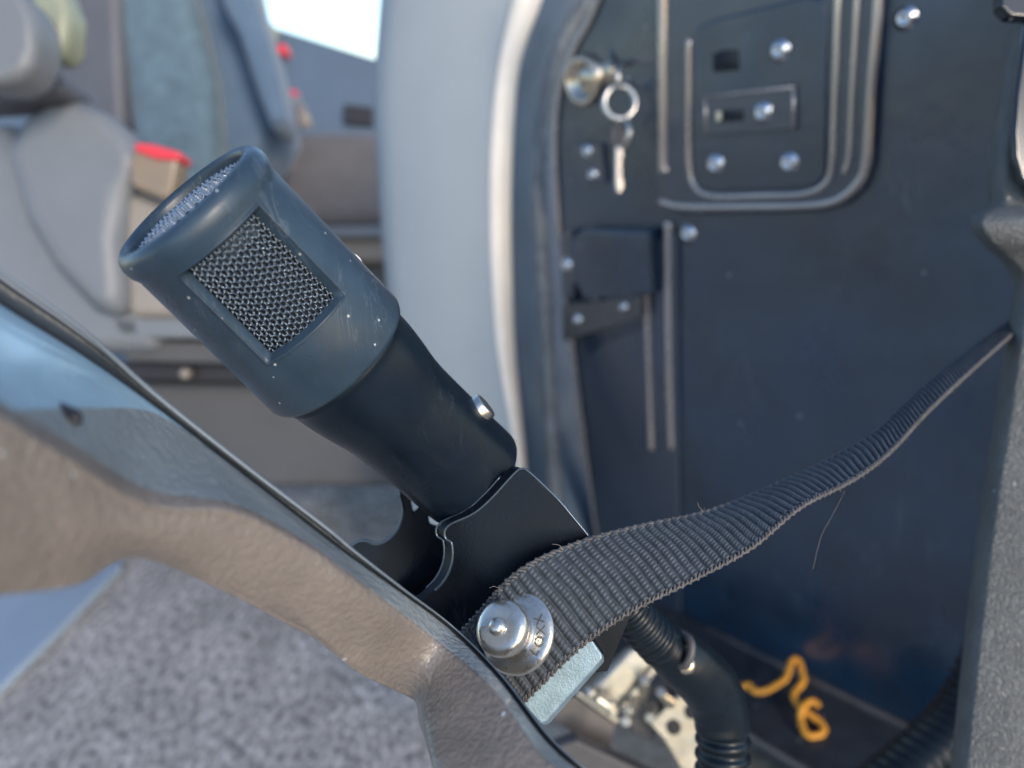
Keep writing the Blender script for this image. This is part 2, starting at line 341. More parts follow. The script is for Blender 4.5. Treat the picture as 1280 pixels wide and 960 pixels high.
# ================================================================== STRAP
def make_strap():
    T = [(560, 812), (600, 768), (650, 716), (720, 682), (800, 660), (880, 643), (950, 617), (1035, 577), (1095, 542), (1141, 499), (1197, 451), (1300, 374)]
    B = [(636, 890), (664, 864), (724, 806), (788, 762), (862, 725), (938, 684), (1000, 634), (1066, 600), (1113, 565), (1158, 517), (1212, 466), (1304, 384)]
    DB = [.191, .188, .188, .190, .194, .200, .208, .218, .226, .242, .264, .330]
    n = 760; t3, b3 = [], []
    for (tx, ty), (bx, by), db in zip(T, B, DB):
        pb = P(bx, by, db); W = .0232
        lat = math.hypot(tx-bx, ty-by)*db/F
        dt = db+math.sqrt(max(0, W*W-lat*lat))*.8
        if tx > 1120: dt = db+.021
        t3.append(P(tx, ty, dt)); b3.append(pb)
    t3 = spl(t3, n); b3 = spl(b3, n)
    mid = (t3+b3)/2; seg = np.linalg.norm(np.diff(mid, axis=0), axis=1); U = np.concatenate([[0], np.cumsum(seg)])
    m = 150; vv = np.linspace(0, 1, m)
    # even spacing along the length
    Ue = np.linspace(0, U[-1], n*2)
    t3 = np.array([np.interp(Ue, U, t3[:, k]) for k in range(3)]).T; b3 = np.array([np.interp(Ue, U, b3[:, k]) for k in range(3)]).T
    G = t3[:, None, :]*(1-vv)[None, :, None]+b3[:, None, :]*vv[None, :, None]
    du = np.gradient(G, axis=0); dv = np.gradient(G, axis=1); N = np.cross(du, dv); N /= np.linalg.norm(N, axis=2)[:, :, None]+1e-12
    if N[50, 70].dot(CAM-G[50, 70]) < 0: N = -N
    rib = .0026; fu = Ue/rib
    uu = fu[:, None]+.05*np.sin(vv*9)[None, :]+.0*vv[None, :]
    k = np.floor(uu); f = uu-k
    cord = np.sqrt(np.clip(1-(2*f-1)**2*1.35, 0, 1))
    beads = 20; ph = vv[None, :]*beads+(f-.5)*.55+(k % 2)*.5
    bd = np.abs(np.sin(PI*ph))**.5
    rnd = np.random.rand(int(k.max())+3, beads+3)
    h_w = 1+.12*np.sin(fu*.7+1)[:, None]*np.cos(vv*7)[None, :]; kk = k.astype(int); bb = np.clip(np.floor(ph).astype(int), 0, beads+1)
    h = h_w*cord*(.00080+.00036*bd)+.00010*rnd[kk, bb]*cord
    sag = .0009*np.sin(vv*PI)[None, :, None]*N
    front = G+N*h[:, :, None]+sag
    back = G-N*.0009+sag
    mb = MB().grid(front); mb.grid(back[::8, ::6])
    root = mb.build('strap', MT['strap'])
    tag(root, 'charcoal ribbed webbing strap stretched from the snap stud to the grey pillar', 'strap')
    # selvedges: loops of yarn along both edges
    for edge, sgn in ((b3, 1), (t3, -1)):
        e = MB(); Nn = N[:, -1] if sgn > 0 else N[:, 0]; O = np.array([unit(x) for x in (b3-t3)])*sgn
        for phs in (0, PI):
            a = Ue/rib*2*PI*1.0+phs
            c = edge+O*(.0002+.00068*np.cos(a))[:, None]+Nn*(.0002+.00055*np.sin(a))[:, None]
            e.tube(c[::4], .00048, 6)
        e.build('selvedge', MT['selv'], root)
    hb = MB()
    hairs = [[(1056, 614, .219), (1040, 645, .222), (1026, 672, .224), (1016, 712, .225)], [(704, 690, .19), (700, 682, .189), (690, 680, .189)], [(628, 738, .188), (618, 733, .187), (612, 735, .187)], [(880, 640, .201), (874, 634, .2), (872, 628, .2)]]
    for hh in hairs: hb.tube([P(*q) for q in spl(hh, 16)], .000035, 4)
    for _ in range(70):
        i = random.randrange(100, len(b3)-120); p = (b3[i] if random.random() < .6 else t3[i]); d = np.random.randn(3)*.0009; d2 = d+np.random.randn(3)*.0006
        hb.tube(spl([p, p+d*.5+np.random.randn(3)*.0003, p+d2], 7), .000028, 3)
    hb.build('lint', MT['hair'], root)['kind'] = 'stuff'      # uncountable fuzz
make_strap()
# ================================================================== SNAP STUD
def make_stud():
    root = thing('snap_stud', 'nickel snap stud with a broad stamped washer and a domed pin, fixed through the strap', 'fastener')
    ax = unit(V(-.47, .40, .79)); c = P(646, 791, .1865)
    MB().lathe(c, ax, [(-.0012, .0085), (-.0011, .0094), (-.0004, .0099), (.0002, .0098), (.0007, .0093), (.0010, .0084), (.0012, .0070), (.0013, .0056), (.0016, .0052), (.0018, .0049)], 96).build('washer', MT['nickel'], root)
    kb = MB().lathe(c, ax, [(.0012, .0044), (.0032, .0043), (.0036, .0046), (.0046, .0060), (.0056, .0066), (.0068, .0067), (.0080, .0066), (.0088, .0062), (.0093, .0054), (.0095, .0044), (.0095, .0028)], 96).build('knob', MT['nickel'], root)
    pin = [(.0090, .0023), (.0102, .0021)]+[(.0102+.0015*math.sin(t), .00205*math.cos(t)) for t in np.linspace(.15, 1.5, 8)]
    MB().lathe(c, ax, pin, 48).build('pin', MT['nickel'], kb)
    # stamped letters round the washer
    imgx = V(1, 0, 0)
    e1 = unit(imgx-ax*imgx.dot(ax)); e2 = np.cross(ax, e1)
    for ch, ang in zip('LOXX', (-42, -22, -1, 19)):
        cu = bpy.data.curves.new('stamp', 'FONT'); cu.body = ch; cu.size = .0033; cu.extrude = .00004; cu.align_x = 'CENTER'; cu.align_y = 'CENTER'
        tmp = bpy.data.objects.new('tmp', cu); C.objects.link(tmp)
        bpy.context.view_layer.update()
        me = bpy.data.meshes.new_from_object(tmp.evaluated_get(bpy.context.evaluated_depsgraph_get())); bpy.data.objects.remove(tmp)
        t = math.radians(ang); r = .0072
        rad = e1*math.cos(t)+e2*math.sin(t); tan = -e1*math.sin(t)+e2*math.cos(t)
        pos = c+rad*r+ax*.00128
        # baseline faces the rim, letters follow one another anticlockwise
        X, Y, Zv = tan, -rad, ax
        sl = unit(ax+rad*.10)
        R = Matrix(((X[0], Y[0], sl[0], pos[0]), (X[1], Y[1], sl[1], pos[1]), (X[2], Y[2], sl[2], pos[2]), (0, 0, 0, 1)))
        me.transform(R); o = bpy.data.objects.new('letter', me); C.objects.link(o); me.materials.clear(); me.materials.append(MT['letter']); o.parent = root
make_stud()
# zinc tab under the strap
tb = [(640, 860), (700, 800), (733, 796), (741, 801), (752, 817), (753, 824), (684, 902), (676, 905), (655, 882)]
o = MB().prism([P(x, y, .2005-(x-640)*.00001) for x, y in tb], V(.0009, -.0016, -.0026)).build('mounting_tab', MT['zinc'], bevel=.0005, seg=3)
tag(o, 'blue-grey zinc-plated steel tab sticking out under the end of the strap', 'metal tab')
# ================================================================== FOREGROUND TRIM
def make_trim():
    root = thing('moulded_trim', 'brown grained vinyl trim arm in the foreground with a black rubber seal along its upper edge', 'trim')
    lip = [(-60, 283), (0, 336), (101, 409), (190, 489), (300, 577), (405, 657), (442, 688), (505, 737), (566, 783), (626, 843), (687, 921), (740, 968), (800, 1015)]
    top = [(-60, 335), (0, 381), (105, 447), (192, 508), (300, 590), (400, 668), (438, 696), (502, 741), (563, 787), (622, 847), (683, 926), (736, 972), (796, 1020)]
    rdg = [(-60, 480), (0, 513), (95, 568), (188, 622), (298, 636), (385, 682), (428, 714), (485, 757), (548, 805), (612, 858), (668, 936), (722, 985), (780, 1030)]
    brn = [(-60, 500), (0, 532), (90, 590), (178, 640), (290, 655), (375, 705), (418, 733), (474, 775), (540, 818), (606, 866), (655, 945), (708, 998), (770, 1040)]
    mid = [(-60, 620), (0, 640), (80, 660), (172, 668), (275, 692), (350, 742), (385, 770), (440, 805), (524, 838), (566, 895), (605, 965), (640, 1030), (700, 1080)]
    low = [(-60, 735), (0, 734), (88, 722), (170, 692), (280, 732), (350, 770), (392, 793), (448, 836), (516, 866), (530, 905), (546, 968), (570, 1040), (620, 1100)]
    und = [(-60, 745), (0, 742), (98, 731), (172, 697), (288, 743), (358, 780), (398, 802), (455, 845), (521, 878), (533, 915), (552, 975), (575, 1050), (625, 1110)]
    dep = [.088, .094, .104, .116, .130, .142, .148, .158, .1715, .1590, .145, .140, .148]
    off = [.045, .043, .040, .036, .028, .020, .015, .011, .0090, .009, .009, .009, .009]
    R = []
    for i in range(len(lip)):
        d, o = dep[i], off[i]
        col = [(*top[i], d+o), (*[(a*.97+b*.03) for a, b in zip(top[i], rdg[i])], d+o*.93), (*[(a+b)/2 for a, b in zip(top[i], rdg[i])], d+o*.46), (*rdg[i], d+o*.05), (*brn[i], d-.0005), (*mid[i], d-.001), (*low[i], d+.003), (*und[i], d+.008), (und[i][0]-8, und[i][1]-8, d+.03)]
        R.append([P(*q) for q in col])
    R = np.array(R)
    def dens(R, nu, nv):
        X = np.array([spl(R[:, j], nu) for j in range(R.shape[1])])
        Y = np.array([spl(X[:, i], nv) for i in range(nu)])
        return Y
    Y = dens(R, 480, 241)
    lim = lambda i: np.interp(i, [0, 42, 80, 120, 150, 178], [88, 88, 60, 33, 16, -1])  # outline of the sky reflection wedge painted on the vinyl
    in_sky_tint = lambda i, j: j < min(84, lim(i))
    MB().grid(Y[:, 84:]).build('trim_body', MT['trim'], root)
    MB().grid(Y[:, :85], skip=in_sky_tint).build('skylit_shoulder', MT['skylit_shoulder'], root)
    MB().grid(Y[:212, :85], skip=lambda i, j: not in_sky_tint(i, j)).build('sky_tinted_face', MT['sky_face'], root)
    # seal: dark channel + paler lip
    K = []
    for i in range(len(lip)):
        l, t = A3(*lip[i]), A3(*top[i]); d = dep[i]+off[i]; h = .0015+.0015*(i < 6)
        K.append([P(*(t+(0, 1)), d-.0004), P(*t, d-.0010), P(*(t*.8+l*.2), d+.0010), P(*(t*.4+l*.6), d+.0016), P(*(t*.28+l*.72), d+.0006)])
    MB().grid(dens(np.array(K), 120, 20)).build('seal_channel', MT['trimtop'], root)
    lp = []
    for i in range(len(lip)):
        l, t = A3(*lip[i]), A3(*top[i]); d = dep[i]+off[i]
        lp.append(P(*(l*.94+t*.06), d+.0004))
    MB().tube(spl(lp, 120), np.interp(np.linspace(0, 12, 120), range(13), [.0004, .0004, .0005, .0006, .0006, .0005, .0004, .0003, .0002, .0002, .0002, .0002, .0002]), 10).build('seal_lip', MT['lip'], root)
    # dark clip lying in the top face
    q = [P(*z) for z in spl([(50, 497, .121), (64, 506, .118), (84, 517, .116), (98, 526, .114)], 14)]
    MB().tube(q, np.interp(np.linspace(0, 1, 14), [0, .2, .6, .85, 1], [.0004, .0008, .0012, .0013, .0006]), 10).build('clip', MT['dark'], root)
make_trim()
# ================================================================== HATCH DOOR
def make_door():
    root = thing('hatch_door', 'dark blue painted hatch door with pressed ridges and a recessed lock plate', 'door')
    left = [(765, -60), (738, 15), (714, 60), (697, 110), (690, 170), (693, 260), (700, 340), (711, 430), (722, 520), (738, 640), (755, 750)]
    left = [tuple(p) for p in spl(left, 40)]
    po = left+[(830, 764), (985, 838), (1140, 912), (1300, 990), (1420, 1000), (1420, -200), (800, -200)]
    prism_door(po, 0, .022).build('door_skin', MT['door'], root, bevel=.003, ang=60)
    ev = MB().tube([D(x+6, y, .002) for x, y in left], .0022, 8).build('edge_highlight', MT['ridge'], root)  # pale tube stands for the highlight line down the door edge
    # left plateau (paler)
    pl = [(728, 455), (760, 425), (815, 405), (822, 300), (850, 290), (850, 420), (851, 600), (853, 768), (765, 745), (745, 640)]
    prism_door(pl, .004, .0045).build('pressed_strip', MT['doorlt'], root, bevel=.0025)
    # stamped frame
    def rr(pts, n=60): return [tuple(p) for p in pts]
    fr = [(826, -160), (826, 228), (834, 256), (852, 268), (1030, 264), (1062, 255), (1084, 235), (1097, 200), (1112, -160)]
    prism_door(fr, .006, .0065).build('raised_frame', MT['doorlt'], root, bevel=.004, seg=4)
    lp = [(872, 55), (878, 34), (898, 24), (1018, -6), (1035, -2), (1042, 16), (1040, 210), (1030, 228), (1010, 234), (900, 238), (880, 230), (873, 210)]
    prism_door(lp, .0075, .004).build('lock_plate', MT['door'], root, bevel=.002, seg=4)
    def ridge(pts, r, off, n=50, name='ridge'):
        s = spl(pts, n); MB().tube([D(x, y, off) for x, y in s], r, 10).build(name, MT['ridge'], root)
    ridge([(835, -150), (835, 40), (835, 120), (835, 200), (837, 213)], .0040, .0055)
    ridge([(868, 48), (868, 110), (868, 200), (876, 232), (900, 243), (960, 242), (1010, 240), (1036, 229), (1046, 205), (1050, 120), (1054, 0), (1056, -140)], .0024, .0062, 90)
    ridge([(1062, 214), (1068, 190), (1072, 110), (1078, 0), (1084, -140)], .0022, .0062)
    ridge([(832, 250), (860, 256), (940, 256), (1020, 254), (1055, 246), (1078, 226), (1088, 200), (1094, 110), (1103, 0), (1108, -140)], .0030, .0055, 90)
    ridge([(838, 276), (838, 350), (839, 450), (842, 560)], .0036, .0025)
    ridge([(812, 352), (814, 430), (818, 560)], .0028, .0040)
    # name-plate frame with its slot and turn screw
    fp = [(888, 118), (1004, 106), (1005, 160), (890, 168)]
    a = prism_door(fp, .0100, .0028).build('catch_plate', MT['doorlt'], root, bevel=.0012)
    for p, q in (((892, 121), (893, 166)), ((1002, 108), (1002, 160)), ((890, 119), (1002, 107))):
        MB().tube([D(*p, .0100), D(*q, .0100)], .0010, 8).build('plate_rib', MT['ridge'], a)
    prism_door([(910, 136), (940, 134), (940, 148), (910, 150)], .0104, .001).build('slot', MT['cavity'], a)
    prism_door([(907, 137), (913, 136), (913, 148), (907, 149)], .0114, .002).build('slot_pin', MT['steel'], a, bevel=.0004)
    prism_door([(900, 66), (912, 61), (932, 61), (932, 86), (900, 89)], .0079, .001).build('key_hole', MT['cavity'], root)
    def screw(x, y, off, r=.0060):
        c = D(x, y, off); n = -DOORN
        s = MB().lathe(c, n, [(-.002, r*1.25), (.0004, r*1.25), (.0006, r), (.0018, r*.93), (.0028, r*.7), (.0031, r*.45), (.0020, r*.35), (.0018, r*.05)], 24)
        s.build('screw', MT['screw'], root)
    for x, y, o_, r in ((983, 62, .0077, .0056), (902, 203, .0077, .0058), (994, 201, .0077, .0056), (964, 138, .0102, .0056), (1132, 23, .0002, .0054), (860, 292, .0002, .0060)): screw(x, y, o_, r)
    # bolt plate by the lock
    bp = prism_door([(718, 180), (755, 178), (760, 228), (734, 230), (724, 200)], .005, .005).build('bolt_plate', MT['doorlt'], root, bevel=.0012)
    screw(739, 188, .005, .0045); screw(746, 217, .005, .0040)
    # lock barrel
    c = D(733, 100, 0); ax = V(.80, .06, .55)
    lk = MB().lathe(c, -DOORN, [(0, .0200), (.003, .0200), (.006, .0188), (.0078, .0170), (.0075, .0150), (.004, .0145)], 48).build('lock_collar', MT['gold'], root)
    MB().lathe(c+A3(0, 0, 0), ax, [(0, .0125), (.018, .0125), (.0185, .0108), (.021, .0108), (.0215, .0120), (.029, .0120), (.0305, .0105), (.0310, .0020)], 40).build('lock_barrel', MT['gold'], lk)
    # latch body and tilted bracket
    prism_door([(728, 296), (745, 282), (826, 284), (830, 362), (808, 366), (745, 370), (732, 345)], .016, .016).build('latch_body', MT['door'], root, bevel=.003)
    prism_door([(712, 290), (722, 284), (732, 330), (726, 372), (714, 368)], .012, .012).build('latch_arm', MT['doorlt'], root, bevel=.002)
    prism_door([(716, 376), (770, 370), (812, 352), (816, 358), (814, 392), (770, 404), (716, 422)], .014, .003).build('latch_bracket', MT['bracket'], root, bevel=.001)
    for x, y, o_, r in ((720, 327, .012, .0055), (756, 365, .012, .0048), (735, 394, .014, .0044), (793, 378, .014, .0035), (746, 322, .012, .003)): screw(x, y, o_, r)
    # inner channel along the foot of the door
    MB().prism([D(820, 750, .006), D(985, 830, .006), D(1140, 904, .006), D(1300, 985, .006), D(1300, 1003, .006), D(1140, 921, .006), D(985, 846, .006), D(820, 768, .006)], DOORN*.0055).build('foot_channel', MT['rail'], root, bevel=.0015)
    for x, y in ((832, 762), (842, 766), (968, 836)): screw(x, y, .007, .0042)
make_door()
# keys
def make_keys():
    root = thing('key_bunch', 'steel split rings and a key hanging from the lock of the hatch door', 'keys')
    def ring(cx, cy, rx, ry, dep, r, tilt=0, name='split_ring'):
        pts = []
        for t in np.linspace(0, 2*PI, 40):
            x, y = rx*math.cos(t), ry*math.sin(t); pts.append(P(cx+x, cy+y, dep+tilt*x/F))
        return MB().tube(pts, r, 8, cap=False).build(name, MT['steel'], root)
    dd = np.linalg.norm
    d0 = .585
    ring(775, 128, 19.5, 20.5, d0, .0020)
    ring(779, 95, 6.5, 17, d0+.002, .0018, 1.8)
    ring(780, 165, 7, 17, d0+.002, .0018, -1.8)
    hd = [(767, 160), (773, 154), (780, 158), (783, 172), (781, 184), (768, 184), (764, 172)]
    MB().prism(pxpoly(hd, d0+.003), V(0, 0, -.002)).build('key_bow', MT['bracket'], root, bevel=.0006)
    kb = [(769, 182), (779, 182), (779, 196), (776, 199), (779, 203), (776, 208), (779, 213), (776, 218), (779, 224), (779, 234), (776, 242), (771, 240), (769, 230)]
    MB().prism(pxpoly(kb, d0+.002), V(0, 0, -.003)).build('key_blade', MT['gold'], root, bevel=.0012)
make_keys()
o = MB().tube([P(*q) for q in spl([(761, -80, .60), (762, 0, .60), (763, 45, .602), (766, 84, .60)], 20)], .0016, 8).build('hanging_cord', MT['doorlt'])
tag(o, 'thin grey cord hanging down in front of the door to the lock', 'cord')
# ================================================================== JAMB, GASKET, LIGHT PANEL
def band(px_rows, nu, nv):
    R = np.array([[P(*q) for q in row] for row in px_rows])
    X = np.array([spl(R[:, j], nu) for j in range(R.shape[1])]); return np.array([spl(X[:, i], nv) for i in range(nu)])
root = thing('door_jamb', 'dark blue curved door jamb behind the bright panel edge', 'door frame')
rows = []
for (x1, y), x2 in zip([(672, -60), (655, 20), (640, 90), (634, 150), (632, 220), (632, 330), (638, 430), (648, 560), (656, 660), (664, 790), (670, 900)], [820, 770, 735, 715, 706, 708, 722, 735, 750, 785, 800]):
    rows.append([(x1-30, y, .80), (x1, y, .80), ((x1+x2)/2, y, .83), (x2+40, y, .86)])
MB().grid(band(rows, 60, 10)).build('jamb_skin', MT['jamb'], root)
gp = [(752, -50, .72), (735, 0, .72), (714, 32, .72), (697, 67, .72), (684, 115, .72), (676, 170, .72), (674, 260, .725), (679, 350, .73), (684, 440, .74), (690, 560, .75), (700, 700, .76), (712, 800, .77)]
gs = spl([P(*q) for q in gp], 160)
MB().tube(gs, .0068+.0007*np.sin(np.arange(160)*1.9)+.0006*np.random.rand(160), 14).build('rubber_gasket', MT['gasket'], root)
root = thing('partition_panel', 'pale grey moulded panel with a bright rounded edge beside the door opening', 'panel')
le = [(482, -60), (474, 20), (468, 110), (472, 200), (478, 300), (487, 400), (498, 500), (510, 620), (520, 700)]
re_ = [(660, -60), (637, 20), (622, 90), (614, 170), (612, 250), (614, 340), (622, 440), (642, 560), (652, 660)]
rows = []
for (lx, ly), (rx, ry) in zip(le, re_):
    w_ = rx-lx
    rows.append([(lx+12, ly, .84), (lx, ly, .79), (lx+6, ly, .768), (lx+26, ly, .752), (lx+w_*.5, (ly+ry)/2, .735), (rx-12, ry, .724), (rx-3, ry, .722), (rx, ry, .7225)])
MB().grid(band(rows, 70, 50)).build('panel_face', MT['panel'], root)
ro = [(700, -60), (674, 10), (650, 80), (642, 165), (639, 250), (640, 340), (644, 440), (656, 560), (664, 660)]
rows = []
for (rx, ry), (ox, oy) in zip(re_, ro):
    rows.append([(rx-1, ry, .7225), (rx+1, ry, .719), (rx+(ox-rx)*.45, (ry+oy)/2, .7195), (rx+(ox-rx)*.85, (ry+oy)/2, .727), (ox, oy, .74), (ox, oy, .80)])
MB().grid(band(rows, 70, 30)).build('lit_edge', MT['edge'], root)
# ================================================================== RIGHT PILLAR
def make_pillar():
    root = thing('grey_pillar', 'grey grained plastic pillar with a projecting ledge and dark glass on the right', 'pillar')
    sil = [(1280, -60, .30), (1266, 10, .30), (1256, 80, .30), (1245, 150, .30), (1239, 200, .30), (1238, 240, .30), (1238, 256, .299), (1230, 262, .293), (1218, 270, .287), (1215, 280, .285), (1219, 291, .285), (1232, 307, .287), (1252, 325, .292), (1267, 350, .296), (1269, 372, .296), (1262, 411, .293), (1246, 520, .288), (1226, 650, .282), (1210, 780, .276), (1200, 870, .272), (1190, 970, .268), (1180, 1060, .266)]
    rows = []
    for i, (x, y, d) in enumerate(sil):
        k = 22 if 7 <= i <= 12 else 30
        rows.append([(x+60, y, d+.09), (x+4, y, d+.035), (x, y, d+.014), (x+5, y, d+.006), (x+k*.5, y, d+.001), (x+k, y, d-.001), (x+90, y, d-.004), (x+180, y, d-.002)])
    MB().grid(band(rows, 190, 40)).build('pillar_skin', MT['pillar'], root)
    gl = [(1285, 25), (1278, 60), (1270, 120), (1267, 165), (1268, 195), (1276, 222), (1292, 245), (1320, 255), (1400, 255), (1400, 25)]
    MB().prism(pxpoly(gl, .2925), V(0, 0, -.004)).build('dark_glass', MT['glass'], root, bevel=.0015)
    dk = [(1250, -30), (1252, 8), (1264, 20), (1300, 22), (1300, -40)]
    MB().prism(pxpoly(dk, .290), V(0, 0, -.006)).build('top_cap', MT['glass'], root, bevel=.001)
make_pillar()
# ================================================================== SILL, LATCH, HOSES, CORD
root = thing('door_sill', 'dark painted sill below the hatch door with a thin bare metal front edge', 'sill')
zl = .045
led = [(740, 740), (820, 752), (985, 830), (1330, 1000), (1330, 1100), (1180, 1060), (1006, 962), (929, 915), (840, 862), (720, 800)]
MB().prism([Z(x, y, zl) for x, y in led], A3(0, 0, -.012)).build('ledge', MT['ledge'], root, bevel=.001)
MB().tube([Z(x, y, zl+.002) for x, y in ((790, 832), (840, 862), (929, 915), (1006, 962), (1080, 1010))], .0028, 10).build('metal_edge', MT['rail'], root)
zb = [(660, 800), (760, 800), (930, 900), (1150, 1060), (1000, 1120), (860, 1010), (640, 900)]
MB().prism([Z(x, y, .012) for x, y in zb], A3(0, 0, -.004)).build('lower_plate', MT['zincw'], root, bevel=.001)
root = thing('latch_mechanism', 'bare zinc latch mechanism with block, rollers and drilled plate beside the conduit', 'latch')
dL = .44
def lp(pts, d, th, m, name, bev=.0015, sh=(0, 0)):
    return MB().prism([P(x, y, d) for x, y in pts], V(sh[0], sh[1], -th)).build(name, m, root, bevel=bev)
lp([(742, 858), (788, 812), (800, 810), (812, 816), (818, 830), (772, 884), (762, 880)], dL-.02, .02, MT['zincw'], 'block', .003, (0, -.006))
lp([(818, 830), (824, 838), (782, 890), (772, 885)], dL-.018, .02, MT['zincw'], 'block_side', .001, (0, -.006))
for q in ([(735, 868), (742, 862)], [(762, 876), (766, 892)], [(745, 872), (765, 886)]):
    MB().tube([P(q[0][0], q[0][1], dL-.03), P(q[1][0], q[1][1], dL-.03)], .0035, 12).build('roller', MT['zincw'], root, bevel=.0008)
lp([(718, 868), (724, 864), (778, 900), (770, 906)], dL-.02, .006, MT['zincw'], 'rail', .001)
lp([(700, 872), (718, 870), (770, 908), (762, 945), (740, 930), (690, 900)], dL-.01, .01, MT['rail'], 'side_plate', .001)
lp([(690, 935), (720, 925), (900, 1010), (900, 1060), (690, 1000)], dL-.03, .012, MT['bracket'], 'cross_bar', .002)
pc = lp([(812, 905), (850, 868), (880, 880), (880, 940), (876, 990), (850, 960), (830, 925)], dL-.01, .004, MT['zincw'], 'drilled_plate', .001)
for x, y, r in ((842, 909, .0042), (864, 890, .0038)):
    MB().lathe(P(x, y, dL-.0105), V(0, 0, 1), [(-.001, r), (.0006, r), (.0008, r*.9), (.0008, r*.5)], 24).build('hole', MT['dark'], pc)
for x, y, x2, y2 in ((785, 890, 800, 866), (812, 898, 816, 880), (782, 902, 786, 896), (826, 865, 838, 880), (806, 850, 802, 870)):
    MB().tube([P(x, y, dL-.03), P((x+x2)/2, (y+y2)/2, dL-.02), P(x2, y2, dL-.01)], [.0027, .0030, .0030], 12).build('pin', MT['zincw'], root, bevel=.0008)
lp([(824, 868), (829, 864), (848, 878), (844, 882)], dL-.03, .003, MT['gold'], 'spring_arm', .0006)
lp([(780, 880), (830, 850), (860, 875), (815, 925), (790, 915)], dL+.005, .012, MT['bracket'], 'back_plate', .001)
def ribbed(path, r, pitch, amp, root, name, m, sides=28):
    seg = np.linalg.norm(np.diff(path, axis=0), axis=1); U = np.concatenate([[0], np.cumsum(seg)])
    n = int(U[-1]/pitch*10); Ue = np.linspace(0, U[-1], n)
    pp = np.array([np.interp(Ue, U, path[:, k]) for k in range(3)]).T
    rr = (r if np.isscalar(r) else np.interp(Ue/U[-1], np.linspace(0, 1, len(r)), r))+amp*np.clip(1.4*np.sin(Ue/pitch*2*PI), -1, 1)
    MB().tube(pp, rr, sides).build(name, m, root)
root = thing('corrugated_conduit', 'black corrugated conduit with smooth elbow running down beside the latch mechanism', 'conduit', 'corrugated hoses at the sill')
ribbed(spl([P(*q) for q in [(752, 722, .232), (780, 755, .238), (806, 785, .244), (826, 805, .248)]], 60), [.0058, .0066, .0072], .0036, .0005, root, 'upper_hose', MT['hose'])
el = MB().tube([P(*q) for q in spl([(815, 795, .246), (840, 815, .250), (868, 838, .254), (890, 862, .258), (900, 890, .26), (902, 912, .26)], 50)], np.interp(np.linspace(0, 1, 50), [0, .08, .12, .3, .55, .8, 1], [.0068, .0070, .0076, .0092, .0098, .0093, .0088]), 32).build('elbow', MT['hose'], root)
MB().tube([P(*q) for q in spl([(848, 790, .250), (862, 800, .243), (864, 815, .241), (858, 830, .241), (850, 832, .243)], 24)], .0014, 10).build('wire_tie', MT['bracket'], el)
MB().lathe(P(858, 832, .243), V(-.2, .1, 1), [(-.002, .0030), (.0006, .0028), (.0012, .0018)], 24).build('rivet', MT['gold'], el)
ribbed(spl([P(*q) for q in [(896, 868, .260), (903, 905, .262), (903, 960, .262), (900, 1040, .262)]], 80), .0088, .0052, .0006, root, 'lower_hose', MT['hose'])
o = MB(); pth = spl([P(*q) for q in [(1262, 760, .50), (1235, 835, .49), (1196, 905, .48), (1140, 960, .465), (1080, 1010, .45)]], 120)
root = thing('corrugated_hose', 'black corrugated hose emerging behind the grey pillar at the bottom right', 'conduit', 'corrugated hoses at the sill')
ribbed(pth, .0165, .0075, .0014, root, 'hose', MT['hose'])
cord = [(926, 861), (930, 857), (937, 857), (943, 864), (955, 864), (968, 858), (982, 848), (987, 834), (991, 825), (998, 826), (1002, 838), (1004, 852), (996, 862), (992, 870), (997, 880), (1010, 892), (1022, 900), (1030, 910), (1026, 918), (1012, 920), (1004, 912), (1001, 898), (1002, 886), (1009, 879), (1017, 877), (1024, 883)]
cp = []
for i, (x, y) in enumerate(cord):
    zd = -(M.T @ (Z(1012, 920, zl+.004)-CAM))[2]
    cp.append(P(x, y, zd+(920-y)*.0006-(.006 if i > 21 else 0)))
o = MB().tube(spl(cp, 150), .0026+.00022*np.sin(np.arange(150)*1.3), 14).build('orange_cord', MT['orange'])
tag(o, 'short kinked piece of orange rubber cord lying on the dark sill', 'cord')
# ================================================================== SEATS, CAB WALL
root = thing('driver_seat', 'grey seat with teal cloth backrest and a rounded side cover', 'seat')
def sp_(pts, d, th, m, name, bev, par=None, shift=(0, 0), n=0):
    if n: pts = [tuple(q) for q in spl(list(pts)+[pts[0]], n)][:-1]
    return prism_px(pts, d, th, shift).build(name, m, par or root, bevel=bev, seg=5, ang=40)
sp_([(40, -80), (230, -80), (290, -10), (330, 70), (352, 150), (345, 185), (250, 260), (60, 250), (20, 140)], 1.12, .14, MT['blue'], 'backrest', .05)
sp_([(60, -80), (150, -80), (152, 30), (160, 150), (140, 180), (70, 150), (58, 40)], 1.07, .09, MT['seatshell'], 'back_shell', .02)
sp_([(133, -80), (215, -80), (240, 0), (262, 90), (270, 170), (262, 240), (210, 260), (170, 220), (156, 150), (146, 60)], 1.075, .08, MT['teal'], 'cloth_insert', .03)
sp_([(268, -80), (300, -80), (318, 0), (345, 90), (356, 150), (340, 165), (322, 120), (296, 40), (274, 0)], 1.06, .08, MT['blue'], 'side_bolster', .02)
sp_([(-80, 160), (0, 150), (60, 165), (160, 260), (200, 440), (-80, 440)], .83, .10, MT['cover'], 'seat_side', .02)
cv = [(2, 190), (20, 145), (55, 122), (95, 120), (130, 138), (160, 165), (176, 190), (170, 225), (152, 245), (148, 300), (152, 360), (150, 400), (110, 385), (60, 330), (25, 270)]
sp_(cv, .80, .06, MT['cover'], 'side_cover', .022)
sp_([(148, 232), (175, 238), (232, 262), (330, 300), (330, 398), (156, 396)], .82, .10, MT['beige'], 'seat_pan', .012)
sp_([(135, 396), (330, 398), (330, 424), (150, 422)], .83, .10, MT['cover'], 'slide_rail', .004)
